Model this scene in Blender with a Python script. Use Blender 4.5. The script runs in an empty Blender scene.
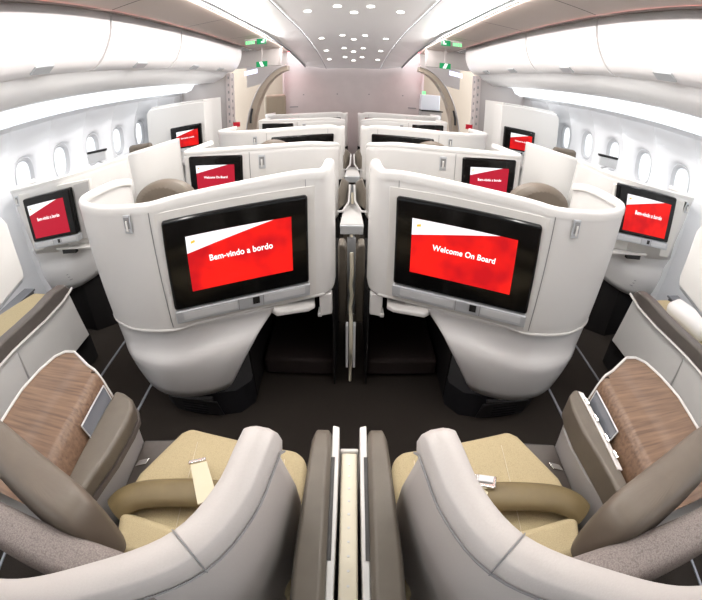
import bpy, bmesh, math, random
from mathutils import Vector, Matrix
random.seed(4)
R = math.radians
sc = bpy.context.scene
COL = sc.collection

# ------------------------------------------------------------------ camera
cam = bpy.data.cameras.new('camera')
cam.type = 'PANO'
cam.sensor_fit = 'HORIZONTAL'
cam.sensor_width = 36.0
cam.clip_start = 0.01
for holder in (cam, getattr(cam, 'cycles', None)):
    try:
        holder.panorama_type = 'FISHEYE_EQUISOLID'
        holder.fisheye_lens = 405.0 / 702.0 * 36.0
        holder.fisheye_fov = R(200)
    except Exception:
        pass
camo = bpy.data.objects.new('camera', cam)
COL.objects.link(camo)
camo.matrix_world = Matrix.Translation((0, 0, 1.5)) @ Matrix.Rotation(R(60), 4, 'X') @ Matrix.Rotation(R(0.6), 4, 'Z')
sc.camera = camo

# ------------------------------------------------------------------ world and exposure
w = bpy.data.worlds.new('daylight'); sc.world = w; w.use_nodes = True
w.node_tree.nodes['Background'].inputs[0].default_value = (0.93, 0.96, 1.0, 1)
w.node_tree.nodes['Background'].inputs[1].default_value = 4.0
sc.view_settings.view_transform = 'Standard'
sc.view_settings.look = 'None'
sc.view_settings.gamma = 1
sc.view_settings.exposure = 0.42
sc.view_settings.use_curve_mapping = False
sc.cycles.use_denoising = True
sc.cycles.max_bounces = 8
sc.cycles.diffuse_bounces = 5
sc.cycles.sample_clamp_indirect = 6

def area(name, loc, rot, sx, sy, watts, color=(1, 1, 1)):
    l = bpy.data.lights.new(name, 'AREA'); l.shape = 'RECTANGLE'; l.size = sx; l.size_y = sy
    l.energy = watts; l.color = color
    o = bpy.data.objects.new(name, l); o.location = loc; o.rotation_euler = rot
    COL.objects.link(o); return o

# LED strips of the cabin: along the ceiling edges, in the coves above the windows, and along the bins; plus an added ceiling fill
for s in (-1, 1):
    area('ceiling_strip_light', (s * 0.66, 3.6, 2.215), (0, 0, 0), 0.05, 5.6, 34, (1, 0.97, 0.93))
    area('ceiling_wash_light', (s * 0.99, 3.2, 2.19), (0, R(-30 * s), 0), 0.03, 6.8, 24, (1, 0.93, 0.88))
    area('ceiling_fill_light', (s * 1.0, 2.9, 2.155), (0, R(118 * s), 0), 0.014, 6.2, 50, (1, .99, .98))  # added fill, aimed inward and up to brighten the ceiling panel
    area('cove_light', (s * 2.2, 1.7, 1.742), (0, R(14 * s), 0), 0.16, 7.8, 20, (0.95, 0.97, 1))

# ------------------------------------------------------------------ materials
def mat(name, col, rough=0.5, metal=0.0, noise=0.0, nscale=40, bump=0.0, coat=0.0, spec=0.5):
    m = bpy.data.materials.new(name); m.use_nodes = True
    nt = m.node_tree; b = nt.nodes['Principled BSDF']
    b.inputs['Base Color'].default_value = (*col, 1); b.inputs['Roughness'].default_value = rough
    b.inputs['Metallic'].default_value = metal; b.inputs['Coat Weight'].default_value = coat
    b.inputs['Specular IOR Level'].default_value = spec
    if noise or bump:
        tc = nt.nodes.new('ShaderNodeTexCoord'); n = nt.nodes.new('ShaderNodeTexNoise')
        n.inputs['Scale'].default_value = nscale; n.inputs['Detail'].default_value = 6
        nt.links.new(tc.outputs['Object'], n.inputs['Vector'])
        if noise:
            r = nt.nodes.new('ShaderNodeValToRGB')
            r.color_ramp.elements[0].color = (*[c * (1 - noise) for c in col], 1)
            r.color_ramp.elements[1].color = (*[min(1, c * (1 + noise)) for c in col], 1)
            r.color_ramp.elements[0].position = 0.3; r.color_ramp.elements[1].position = 0.7
            nt.links.new(n.outputs['Fac'], r.inputs['Fac']); nt.links.new(r.outputs['Color'], b.inputs['Base Color'])
        if bump:
            bp = nt.nodes.new('ShaderNodeBump'); bp.inputs['Strength'].default_value = bump
            bp.inputs['Distance'].default_value = 0.002
            nt.links.new(n.outputs['Fac'], bp.inputs['Height']); nt.links.new(bp.outputs['Normal'], b.inputs['Normal'])
    return m

def emit(name, col, strength):
    m = bpy.data.materials.new(name); m.use_nodes = True
    b = m.node_tree.nodes['Principled BSDF']
    b.inputs['Base Color'].default_value = (.003, .003, .003, 1); b.inputs['Specular IOR Level'].default_value = .1
    b.inputs['Emission Color'].default_value = (*col, 1); b.inputs['Emission Strength'].default_value = strength
    b.inputs['Roughness'].default_value = .3
    return m

def fabric(name, col, scale=260, contrast=.25):
    m = mat(name, col, .95, spec=.15)
    nt = m.node_tree; b = nt.nodes['Principled BSDF']
    tc = nt.nodes.new('ShaderNodeTexCoord'); v = nt.nodes.new('ShaderNodeTexVoronoi'); v.inputs['Scale'].default_value = scale
    r = nt.nodes.new('ShaderNodeValToRGB')
    r.color_ramp.elements[0].color = (*[min(1, c * (1 + contrast)) for c in col], 1)
    r.color_ramp.elements[1].color = (*[c * (1 - contrast) for c in col], 1)
    nt.links.new(tc.outputs['Object'], v.inputs['Vector']); nt.links.new(v.outputs['Distance'], r.inputs['Fac'])
    nt.links.new(r.outputs['Color'], b.inputs['Base Color'])
    bp = nt.nodes.new('ShaderNodeBump'); bp.inputs['Strength'].default_value = .4; bp.inputs['Distance'].default_value = .001
    nt.links.new(v.outputs['Distance'], bp.inputs['Height']); nt.links.new(bp.outputs['Normal'], b.inputs['Normal'])
    return m

def wood(name):
    m = mat(name, (.3, .16, .09), .5, coat=.05)
    nt = m.node_tree; b = nt.nodes['Principled BSDF']
    tc = nt.nodes.new('ShaderNodeTexCoord'); mp = nt.nodes.new('ShaderNodeMapping'); mp.inputs['Scale'].default_value = (1.6, 26, 26)
    n = nt.nodes.new('ShaderNodeTexNoise'); n.inputs['Scale'].default_value = 3.5; n.inputs['Detail'].default_value = 8
    r = nt.nodes.new('ShaderNodeValToRGB'); e = r.color_ramp.elements
    e[0].position = .3; e[0].color = (.085, .045, .024, 1); e[1].position = .72; e[1].color = (.20, .118, .068, 1)
    nt.links.new(tc.outputs['Object'], mp.inputs['Vector']); nt.links.new(mp.outputs['Vector'], n.inputs['Vector'])
    nt.links.new(n.outputs['Fac'], r.inputs['Fac']); nt.links.new(r.outputs['Color'], b.inputs['Base Color'])
    return m

M = dict(
    shell=mat('shell_white', (.655, .645, .625), .38, coat=.15),
    rim=mat('shell_rim', (.69, .68, .655), .35, coat=.2),
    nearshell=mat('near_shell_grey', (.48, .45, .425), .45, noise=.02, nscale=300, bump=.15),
    frame=mat('frame_cream', (.65, .635, .60), .4),
    lower=mat('lower_shell', (.60, .595, .59), .3, coat=.35),
    groove=mat('groove_grey', (.22, .22, .22), .6),
    black=mat('black_plastic', (.008, .008, .009), .4),
    gloss=mat('gloss_black', (.003, .003, .003), .12, spec=.3),
    plinth=mat('plinth_black', (.010, .010, .012), .6, spec=.2),
    lining=mat('footwell_shade_black', (.010, .009, .009), .8, spec=.2),  # shade inside the foot wells is put into this black
    silver=mat('silver_plastic', (.50, .52, .54), .32, metal=.35),
    silver2=mat('silver_light', (.60, .61, .62), .4, metal=.2),
    metal=mat('metal', (.72, .71, .68), .22, metal=1),
    red=emit('screen_red', (.80, .010, .008), 1.0),
    red_dim=emit('screen_crimson', (.42, .012, .03), 1.0),
    screen_white=emit('screen_white', (.92, .93, .97), 1.0),
    text=emit('screen_text', (1, .95, .95), 1.15),
    text_dark=emit('screen_logo_grey', (.62, .62, .62), 1.0),
    logo=emit('screen_logo_gold', (.9, .5, .05), 1.0),
    taupe=mat('taupe_leather', (.115, .098, .076), .5, noise=.06, nscale=30, bump=.2),
    taupe_dark=mat('taupe_dark_leather', (.095, .082, .073), .5, noise=.06, nscale=30, bump=.2),
    headleather=mat('headrest_leather', (.115, .092, .068), .48, noise=.05, nscale=20, bump=.2),
    backfabric=fabric('back_fabric', (.22, .192, .178), 330, .35),
    cushion=fabric('cushion_fabric', (.46, .385, .235), 380, .16),
    belt=mat('olive_belt', (.155, .115, .05), .55, noise=.1, nscale=14, bump=.4),
    strap=mat('strap_cream', (.66, .60, .44), .7),
    wood=wood('console_wood'),
    glass=mat('panel_glass', (.15, .16, .18), .25, coat=.5),
    consolegrey=mat('console_grey', (.16, .165, .18), .5),
    grey=mat('grey_plastic', (.42, .41, .40), .45),
    lightgrey=mat('light_grey', (.62, .61, .59), .45),
    cream=mat('cream_plastic', (.74, .68, .54), .5),
    floor=mat('carpet', (.024, .020, .017), .95, noise=.35, nscale=220, bump=.5, spec=.1),
    track=mat('track_metal', (.32, .34, .37), .4, metal=.5),
    wall=mat('wall_white', (.73, .745, .77), .5),
    underbin=mat('under_bin_white', (.90, .90, .90), .5),
    winring=mat('window_ring', (.50, .51, .53), .5),
    bin=mat('bin_white', (.84, .82, .82), .35, coat=.2),
    ceil=mat('ceiling_white', (.90, .90, .89), .25, coat=.3),
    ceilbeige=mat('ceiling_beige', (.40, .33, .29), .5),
    vent=mat('vent_grey', (.15, .12, .105), .6),
    bulk=mat('bulkhead', (.50, .44, .43), .4, noise=.04, nscale=5),
    pink=emit('pink_light', (1, .25, .3), 1.2),
    lamp=emit('lamp_white', (1, .98, .95), 9),
    spotglow=emit('spot_lens', (1, .97, .92), 5.0),
    door=mat('door_beige', (.36, .30, .235), .45),
    doorgrey=mat('door_grey', (.40, .37, .36), .4),
    panel_blue=emit('door_light', (.75, .75, 1), 1.6),
    green=emit('exit_green', (.01, .30, .10), .9),
    green_lit=emit('exit_lit', (.25, 1, .35), 1.2),
    exitw=emit('exit_white', (.9, 1, .95), 1.2),
    signred=mat('sign_red', (.55, .01, .03), .4),
    taupe_light=mat('taupe_light', (.26, .21, .15), .6),
    orange=mat('ottoman', (.012, .006, .005), .8),
    galley=mat('galley_white', (.72, .76, .82), .3),
    outside=emit('window_shade_glow', (.93, .96, 1), 1.0),
    dark=mat('dark_gap', (.05, .048, .047), .7),
    print=mat('print_grey', (.30, .30, .31), .6),
    pillow=mat('pillow_white', (.8, .79, .77), .8),
)

def blotch(m, a, b_):
    nt = m.node_tree; b = nt.nodes['Principled BSDF']
    tc = nt.nodes.new('ShaderNodeTexCoord'); n = nt.nodes.new('ShaderNodeTexNoise'); n.inputs['Scale'].default_value = 7; n.inputs['Detail'].default_value = 2
    r = nt.nodes.new('ShaderNodeValToRGB'); r.color_ramp.elements[0].position = .38; r.color_ramp.elements[1].position = .62
    r.color_ramp.elements[0].color = (*a, 1); r.color_ramp.elements[1].color = (*b_, 1)
    nt.links.new(tc.outputs['Object'], n.inputs['Vector']); nt.links.new(n.outputs['Fac'], r.inputs['Fac']); nt.links.new(r.outputs['Color'], b.inputs['Emission Color'])
blotch(M['red'], (.50, .006, .010), (.82, .012, .008))

# ------------------------------------------------------------------ mesh helpers
class MB:
    def __init__(s): s.v = []; s.f = []; s.m = []
    def add(s, vs, fs, mi=0):
        k = len(s.v); s.v += [tuple(v) for v in vs]
        for f in fs: s.f.append(tuple(i + k for i in f)); s.m.append(mi)
        return s
    def box(s, x0, x1, y0, y1, z0, z1, mi=0):
        if x0 > x1: x0, x1 = x1, x0
        vs = [(x, y, z) for z in (z0, z1) for y in (y0, y1) for x in (x0, x1)]
        return s.add(vs, [(0, 2, 3, 1), (4, 5, 7, 6), (0, 1, 5, 4), (2, 6, 7, 3), (0, 4, 6, 2), (1, 3, 7, 5)], mi)
    def prism(s, poly, z0, z1, mi=0):
        """poly: list of (x,y); z0,z1 numbers or per-vertex lists"""
        n = len(poly); a = z0 if isinstance(z0, (list, tuple)) else [z0] * n; b = z1 if isinstance(z1, (list, tuple)) else [z1] * n
        vs = [(x, y, a[i]) for i, (x, y) in enumerate(poly)] + [(x, y, b[i]) for i, (x, y) in enumerate(poly)]
        return s.add(vs, [tuple(range(n - 1, -1, -1)), tuple(range(n, 2 * n))] + [(i, (i + 1) % n, (i + 1) % n + n, i + n) for i in range(n)], mi)
    def loft(s, rows, closed=False, caps=False, mi=0):
        n = len(rows[0]); k = len(s.v)
        for r in rows: s.v += [tuple(p) for p in r]
        m = n if closed else n - 1
        for i in range(len(rows) - 1):
            for j in range(m):
                j2 = (j + 1) % n
                s.f.append((k + i * n + j, k + i * n + j2, k + (i + 1) * n + j2, k + (i + 1) * n + j)); s.m.append(mi)
        if caps:
            s.f.append(tuple(k + j for j in range(n))[::-1]); s.m.append(mi)
            s.f.append(tuple(k + (len(rows) - 1) * n + j for j in range(n))); s.m.append(mi)
        return s
    def slab(s, P, d, mi=0):
        """P: loop of 3D points, extruded by vector d"""
        n = len(P); vs = list(P) + [tuple(Vector(p) + Vector(d)) for p in P]
        return s.add(vs, [tuple(range(n - 1, -1, -1)), tuple(range(n, 2 * n))] + [(i, (i + 1) % n, (i + 1) % n + n, i + n) for i in range(n)], mi)
    def tube(s, pts, r, n=10, mi=0, rz=None, caps=True):
        rz = rz or r; rows = []
        P = [Vector(p) for p in pts]
        for i, p in enumerate(P):
            t = (P[min(i + 1, len(P) - 1)] - P[max(i - 1, 0)]).normalized()
            side = t.cross(Vector((0, 0, 1)))
            if side.length < 1e-3: side = Vector((1, 0, 0))
            side.normalize(); up = side.cross(t)
            rows.append([p + side * r * math.cos(a) + up * rz * math.sin(a) for a in [2 * math.pi * k / n for k in range(n)]])
        return s.loft(rows, True, caps, mi)

def mk(name, mb, mats, parent=None, smooth=True, bevel=0, seg=3, solid=0, offset=0, subd=0, angle=40):
    me = bpy.data.meshes.new(name)
    me.from_pydata(mb.v, [], mb.f)
    if not isinstance(mats, (list, tuple)): mats = [mats]
    for x in mats: me.materials.append(M[x] if isinstance(x, str) else x)
    for p, mi in zip(me.polygons, mb.m): p.material_index = mi
    bm = bmesh.new(); bm.from_mesh(me); bmesh.ops.recalc_face_normals(bm, faces=bm.faces); bm.to_mesh(me); bm.free()
    o = bpy.data.objects.new(name, me); COL.objects.link(o)
    if smooth:
        for p in me.polygons: p.use_smooth = True
        try: me.set_sharp_from_angle(angle=R(angle))
        except Exception: pass
    if subd:
        md = o.modifiers.new('sub', 'SUBSURF'); md.levels = subd; md.render_levels = subd
    if solid:
        md = o.modifiers.new('solid', 'SOLIDIFY'); md.thickness = solid; md.offset = offset
    if bevel:
        md = o.modifiers.new('bev', 'BEVEL'); md.width = bevel; md.segments = seg; md.limit_method = 'ANGLE'; md.angle_limit = R(35)
    if parent:
        o.parent = parent
        if parent.type == 'EMPTY': o.location = -parent.location
    return o

def thing(name, loc, label, cat, group=None, kind=None):
    o = bpy.data.objects.new(name, None); COL.objects.link(o); o.location = loc; o.empty_display_size = .05
    return tag(o, label, cat, group, kind)
def tag(o, label=None, cat=None, group=None, kind=None):
    if label: o['label'] = label
    if cat: o['category'] = cat
    if group: o['group'] = group
    if kind: o['kind'] = kind
    return o
def struct(name, mb, mats, **k):
    return tag(mk(name, mb, mats, **k), kind='structure')

def spline(P, n=6):
    """Catmull-Rom through P"""
    P = [Vector(p) for p in P]; out = []
    for i in range(len(P) - 1):
        p0, p1, p2, p3 = P[max(i - 1, 0)], P[i], P[i + 1], P[min(i + 2, len(P) - 1)]
        for k in range(n):
            t = k / n
            out.append(.5 * ((2 * p1) + (p2 - p0) * t + (2 * p0 - 5 * p1 + 4 * p2 - p3) * t * t + (3 * p1 - p0 - 3 * p2 + p3) * t ** 3))
    out.append(P[-1]); return out
def resample(P, n):
    P = [Vector(p) for p in P]; d = [0]
    for a, b in zip(P, P[1:]): d.append(d[-1] + (b - a).length)
    out = []
    for k in range(n):
        t = d[-1] * k / (n - 1); i = 0
        while i < len(P) - 2 and d[i + 1] < t: i += 1
        f = (t - d[i]) / max(1e-9, d[i + 1] - d[i]); out.append(P[i].lerp(P[i + 1], min(1, f)))
    return out

def textmesh(body, size, bold=.0):
    c = bpy.data.curves.new('lettering', 'FONT'); c.body = body; c.size = size; c.align_x = 'CENTER'; c.offset = bold
    c.space_character = 1.03
    t = bpy.data.objects.new('tmp', c); COL.objects.link(t)
    dg = bpy.context.evaluated_depsgraph_get(); me = bpy.data.meshes.new_from_object(t.evaluated_get(dg))
    bpy.data.objects.remove(t); bpy.data.curves.remove(c); return me

# ------------------------------------------------------------------ room shell
Y0, Y1 = -2.2, 7.4
struct('floor', MB().box(-2.5, 2.5, Y0, Y1 + 1.2, -.04, 0), 'floor', smooth=False)
n = 1
for s in (-1, 1):
    for x in (1.165, 1.57):
        struct('trim_%d' % n, MB().box(s * (x - .007), s * (x + .007), Y0, Y1, 0, .006), 'track', smooth=False); n += 1

# side walls with window openings (profile in x,z swept along y)
prof = [(2.40, 0), (2.50, .45), (2.56, .9), (2.60, 1.20), (2.57, 1.42), (2.49, 1.60), (2.42, 1.645)]
WY = [.85 + .545 * i for i in range(-4, 11)]
def wall_x(z):
    for (xa, za), (xb, zb) in zip(prof, prof[1:]):
        if za <= z <= zb: return xa + (xb - xa) * (z - za) / (zb - za)
    return prof[-1][0]
def side_wall(s, name):
    mb = MB(); win_w, z0, z1 = .125, 1.02, 1.36
    pitch = .545
    for wy in WY:
        ya, yb = wy - pitch / 2, wy + pitch / 2
        # scalloped bay: the wall bows out a little round each window
        N = 24
        oval = []
        for k in range(N):
            a = 2 * math.pi * k / N; ca, sa = math.cos(a), math.sin(a)
            oval.append((wy + win_w * math.copysign(abs(ca) ** .75, ca), (z0 + z1) / 2 + (z1 - z0) / 2 * math.copysign(abs(sa) ** .75, sa)))
        outer = []
        for k in range(N):
            a = 2 * math.pi * k / N; ca, sa = math.cos(a), math.sin(a); m = max(abs(ca), abs(sa)); outer.append((wy + pitch / 2 * ca / m, 1.19 + .27 * sa / m))
        def bow(y): return .06 * (1 - ((y - wy) / (pitch / 2)) ** 2)
        rows = []
        for f in (0, .25, .5, .78, .9, 1):
            row = []
            for (yo, zo), (yi, zi) in zip(outer, oval):
                y, z = yo + (yi - yo) * f, zo + (zi - zo) * f
                row.append((s * (wall_x(z) + bow(y) + (0, 0, 0, .004, .016, .045)[int([0, .25, .5, .78, .9, 1].index(f))]), y, z))
            rows.append(row)
        mb.loft(rows, closed=True)
        for za, zb in ((0, .45), (.45, .92), (1.46, 1.52), (1.52, 1.60), (1.60, 1.645)):
            rows = [[(s * (wall_x(z) + bow(ya + (yb - ya) * j / 6)), ya + (yb - ya) * j / 6, z) for j in range(7)] for z in (za, zb)]
            mb.loft(rows)
    return struct(name, mb, 'wall', smooth=True)
side_wall(-1, 'wall_left'); side_wall(1, 'wall_right')
n = 1
for s in (-1, 1):
    for wy in WY:
        if wy < 0: continue
        x = s * 2.672
        ring = []
        for q, (dx, k) in enumerate([(0, 1.0), (-.012, .94), (.0, .84), (.03, .80)]):
            row = []
            for j in range(28):
                a = 2 * math.pi * j / 28; ca, sa = math.cos(a), math.sin(a)
                row.append((x + s * dx, wy + .128 * k * math.copysign(abs(ca) ** .75, ca), 1.19 + .173 * k * math.copysign(abs(sa) ** .75, sa)))
            ring.append(row)
        t = struct('window_%d' % n, MB().loft(ring, closed=True), 'winring')
        pane = mk('window_pane', MB().add([(x + s * .03, p[1], p[2]) for p in ring[3]], [tuple(range(28))]), 'outside', parent=t, smooth=False)
        n += 1

# cove, under-bin panel and ledge above the windows
def sweep_y(pts, ya, yb, s, nseg=1):
    return MB().loft([[(s * x, ya + (yb - ya) * k / nseg, z) for x, z in pts] for k in range(nseg + 1)])
n = 1
for s, nm in ((-1, 'left'), (1, 'right')):
    struct('trim_%d' % (n + 10), sweep_y([(2.42, 1.645), (2.36, 1.655), (2.30, 1.75), (1.98, 1.73), (1.82, 1.80), (1.76, 1.87)], Y0, 5.75, s), 'underbin', smooth=True); n += 1
    # bright light cover of the cove
    struct('trim_%d' % (n + 10), sweep_y([(2.425, 1.636), (2.345, 1.66), (2.29, 1.742), (2.2, 1.742)], Y0, 5.75, s), 'outside', smooth=True); n += 1

# ceiling: middle panel with seams, side panels, dropped end
mb = MB()
def cz(x): return 2.235 - .015 * abs(x)
def drop(y): return .0145 * (y - 3.3) ** 2.2 if y > 3.3 else 0
def tp(y, k=.04): return 1 - k * max(0, y - 3.3)
CY = (Y0, 0, 2, 3.5, 4.4, 5.2, 6.0, 6.6, 7.0, 7.35)
mb.loft([[(x * tp(y, .05), y, cz(x) - drop(y)) for x in (-.585, -.4, -.2, 0, .2, .4, .585)] for y in CY])
ceiling = struct('ceiling', mb, 'ceil', smooth=True)
for s in (-1, 1):
    mk('edge_panel', MB().loft([[(s * x * tp(y, .05 if x < .9 else .034), y, 2.224 - .01 * (x - .6) - drop(y) * (1 if x < .9 else .80)) for x in (.597, .97)] for y in CY]), 'ceil', parent=ceiling, smooth=False)
    mk('groove', MB().loft([[(s * x * tp(y, .05), y, 2.222 - drop(y) + dz) for x, dz in ((.584, 0), (.598, 0))] for y in CY]), 'groove', parent=ceiling, smooth=False)
    mk('groove', MB().loft([[(s * x * tp(y, .034), y, z - drop(y) * .80) for x, z in ((.97, 2.219), (.972, 2.20), (.990, 2.20), (.995, 2.27))] for y in CY]), 'groove', parent=ceiling, smooth=False)
    mk('end_lip', MB().loft([[(s * x * .84, 7.35, 2.235 - drop(7.35) * (1 if x < .9 else .8) + dz) for x in (0, .3, .6, .97)] for dz in (.0, .10)]), 'ceil', parent=ceiling, smooth=False)
    # beige side ceiling with air vents beside the bins
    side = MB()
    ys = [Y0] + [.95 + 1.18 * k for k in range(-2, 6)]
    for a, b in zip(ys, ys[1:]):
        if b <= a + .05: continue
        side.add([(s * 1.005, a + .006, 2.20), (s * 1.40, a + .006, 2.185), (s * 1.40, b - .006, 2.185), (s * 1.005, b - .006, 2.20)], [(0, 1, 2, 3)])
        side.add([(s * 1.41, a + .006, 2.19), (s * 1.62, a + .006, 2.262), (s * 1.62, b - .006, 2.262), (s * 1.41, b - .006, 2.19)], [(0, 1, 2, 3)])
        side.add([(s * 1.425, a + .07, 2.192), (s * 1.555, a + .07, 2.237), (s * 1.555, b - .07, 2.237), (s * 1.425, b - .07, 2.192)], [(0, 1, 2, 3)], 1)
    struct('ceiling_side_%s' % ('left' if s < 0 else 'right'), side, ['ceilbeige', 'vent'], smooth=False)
    struct('ceiling_upper_%s' % ('left' if s < 0 else 'right'), MB().box(s * .98, s * 2.4, Y0, 7.0, 2.31, 2.33), 'dark', smooth=False)

# downlights in the ceiling
k = 0
for y in (3.45, 5.0, 5.9, 6.6):
    for x, dy in ((-.38, 0), (-.13, -.16), (.0, .12), (.13, -.16), (.38, 0)):
        t = tag(mk('downlight', MB().prism([(x + .030 * math.cos(a), y + dy + .032 * math.sin(a)) for a in [math.pi * j / 8 for j in range(16)]], cz(x) - .006 - drop(y + dy), cz(x) + .004 - drop(y + dy)), 'spotglow', smooth=False),
            'small round downlight glowing in the glossy white ceiling panel', 'light', 'ceiling downlights')
        k += 1

# end bulkhead
struct('wall_front', MB().box(-1.22, 1.22, 7.4, 7.5, 0, 2.3), 'bulk', smooth=False)
for s in (-1, 1):
    for x in (.28, .88): mk('bulkhead_stud', MB().box(s * x - .012, s * x + .012, 7.385, 7.4, 1.42, 1.44), 'groove', parent=bpy.data.objects['wall_front'], smooth=False)
    o = mk('placard', MB().box(s * 1.13, s * .98, 7.39, 7.4, 1.195, 1.215), 'groove', parent=bpy.data.objects['wall_front'], smooth=False)
    struct('trim_%d' % (20 + (s > 0)), MB().box(s * 1.22, s * 1.25, 7.36, 7.5, 0, 2.3), 'bulk', smooth=False)
    area('bulkhead_glow', (s * 1.10, 7.2, 2.16), (R(-55), 0, 0), .10, .04, 4, (1, .08, .12))
    area('bin_mood_light', (s * 1.42, 2.6, 2.19), (0, R(60 * s), 0), .02, 5.8, 3.5, (1, .25, .2))
struct('wall_back', MB().box(-2.7, 2.7, Y0 - .05, Y0, 0, 2.3), 'wall', smooth=False)
struct('wall_end', MB().box(-2.7, 2.7, 8.2, 8.25, 0, 2.4), 'door', smooth=False)

# ------------------------------------------------------------------ overhead bins
def bin_profile(t0=0, t1=1):
    return [(1.73, 1.862), (1.675, 1.880), (1.615, 1.945), (1.572, 2.05), (1.562, 2.15), (1.568, 2.23), (1.60, 2.285)]
BP = [tuple(p)[:2] for p in spline([(x, z, 0) for x, z in bin_profile()], 4)]
bin_where = {0: 'next to the camera end of the cabin', 1: 'first', 2: 'second', 3: 'last'}
for s, side in ((-1, 'left'), (1, 'right')):
    for i, (a, b, lab) in enumerate([(0.0, 1.18, 'nearest'), (1.19, 2.37, 'second from the camera'), (2.38, 3.60, 'third, before the last long bin'), (3.61, 5.75, 'long last one, ending at the door')]):
        t = thing('overhead_bin', (s * 1.9, a, 1.85), 'closed white overhead luggage bin on the %s side, %s' % (side, lab), 'luggage bin', 'overhead bins on the %s side' % side)
        body = MB().loft([[(s * x, y, z) for x, z in [(1.80, 1.862), (1.80, 2.29), (2.35, 2.29), (2.35, 1.80)]] for y in (a + .004, b - .004)], closed=True, caps=True)
        mk('body', body, 'groove', t, smooth=False)
        prof2 = BP + [(1.80, 2.285), (1.80, 1.862)]
        mk('door', MB().loft([[(s * x, y, z) for x, z in prof2] for y in (a + .009, b - .009)], closed=True, caps=True), 'bin', t, angle=30)
        for y in ([(a + b) / 2] if b - a < 1.5 else [4.2, 5.1]):
            mk('latch', MB().slab([(s * 1.70, y - .085, 1.866), (s * 1.65, y - .085, 1.900), (s * 1.65, y + .085, 1.900), (s * 1.70, y + .085, 1.866)], (-s * .012, 0, -.012)), 'silver', t, bevel=.004)
    # end cap after the last bin: rounded corner panel
    t = tag(mk('bin_end_panel', MB().loft([[(s * (x + (.0 if k == 0 else .02 * k * k)), 5.755 + .05 * k, z) for x, z in BP + [(2.35, 2.28), (2.35, 1.80)]] for k in range(4)], closed=True, caps=True), 'bin'),
            'rounded white end panel closing the row of bins on the %s side' % side, 'panel')

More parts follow.
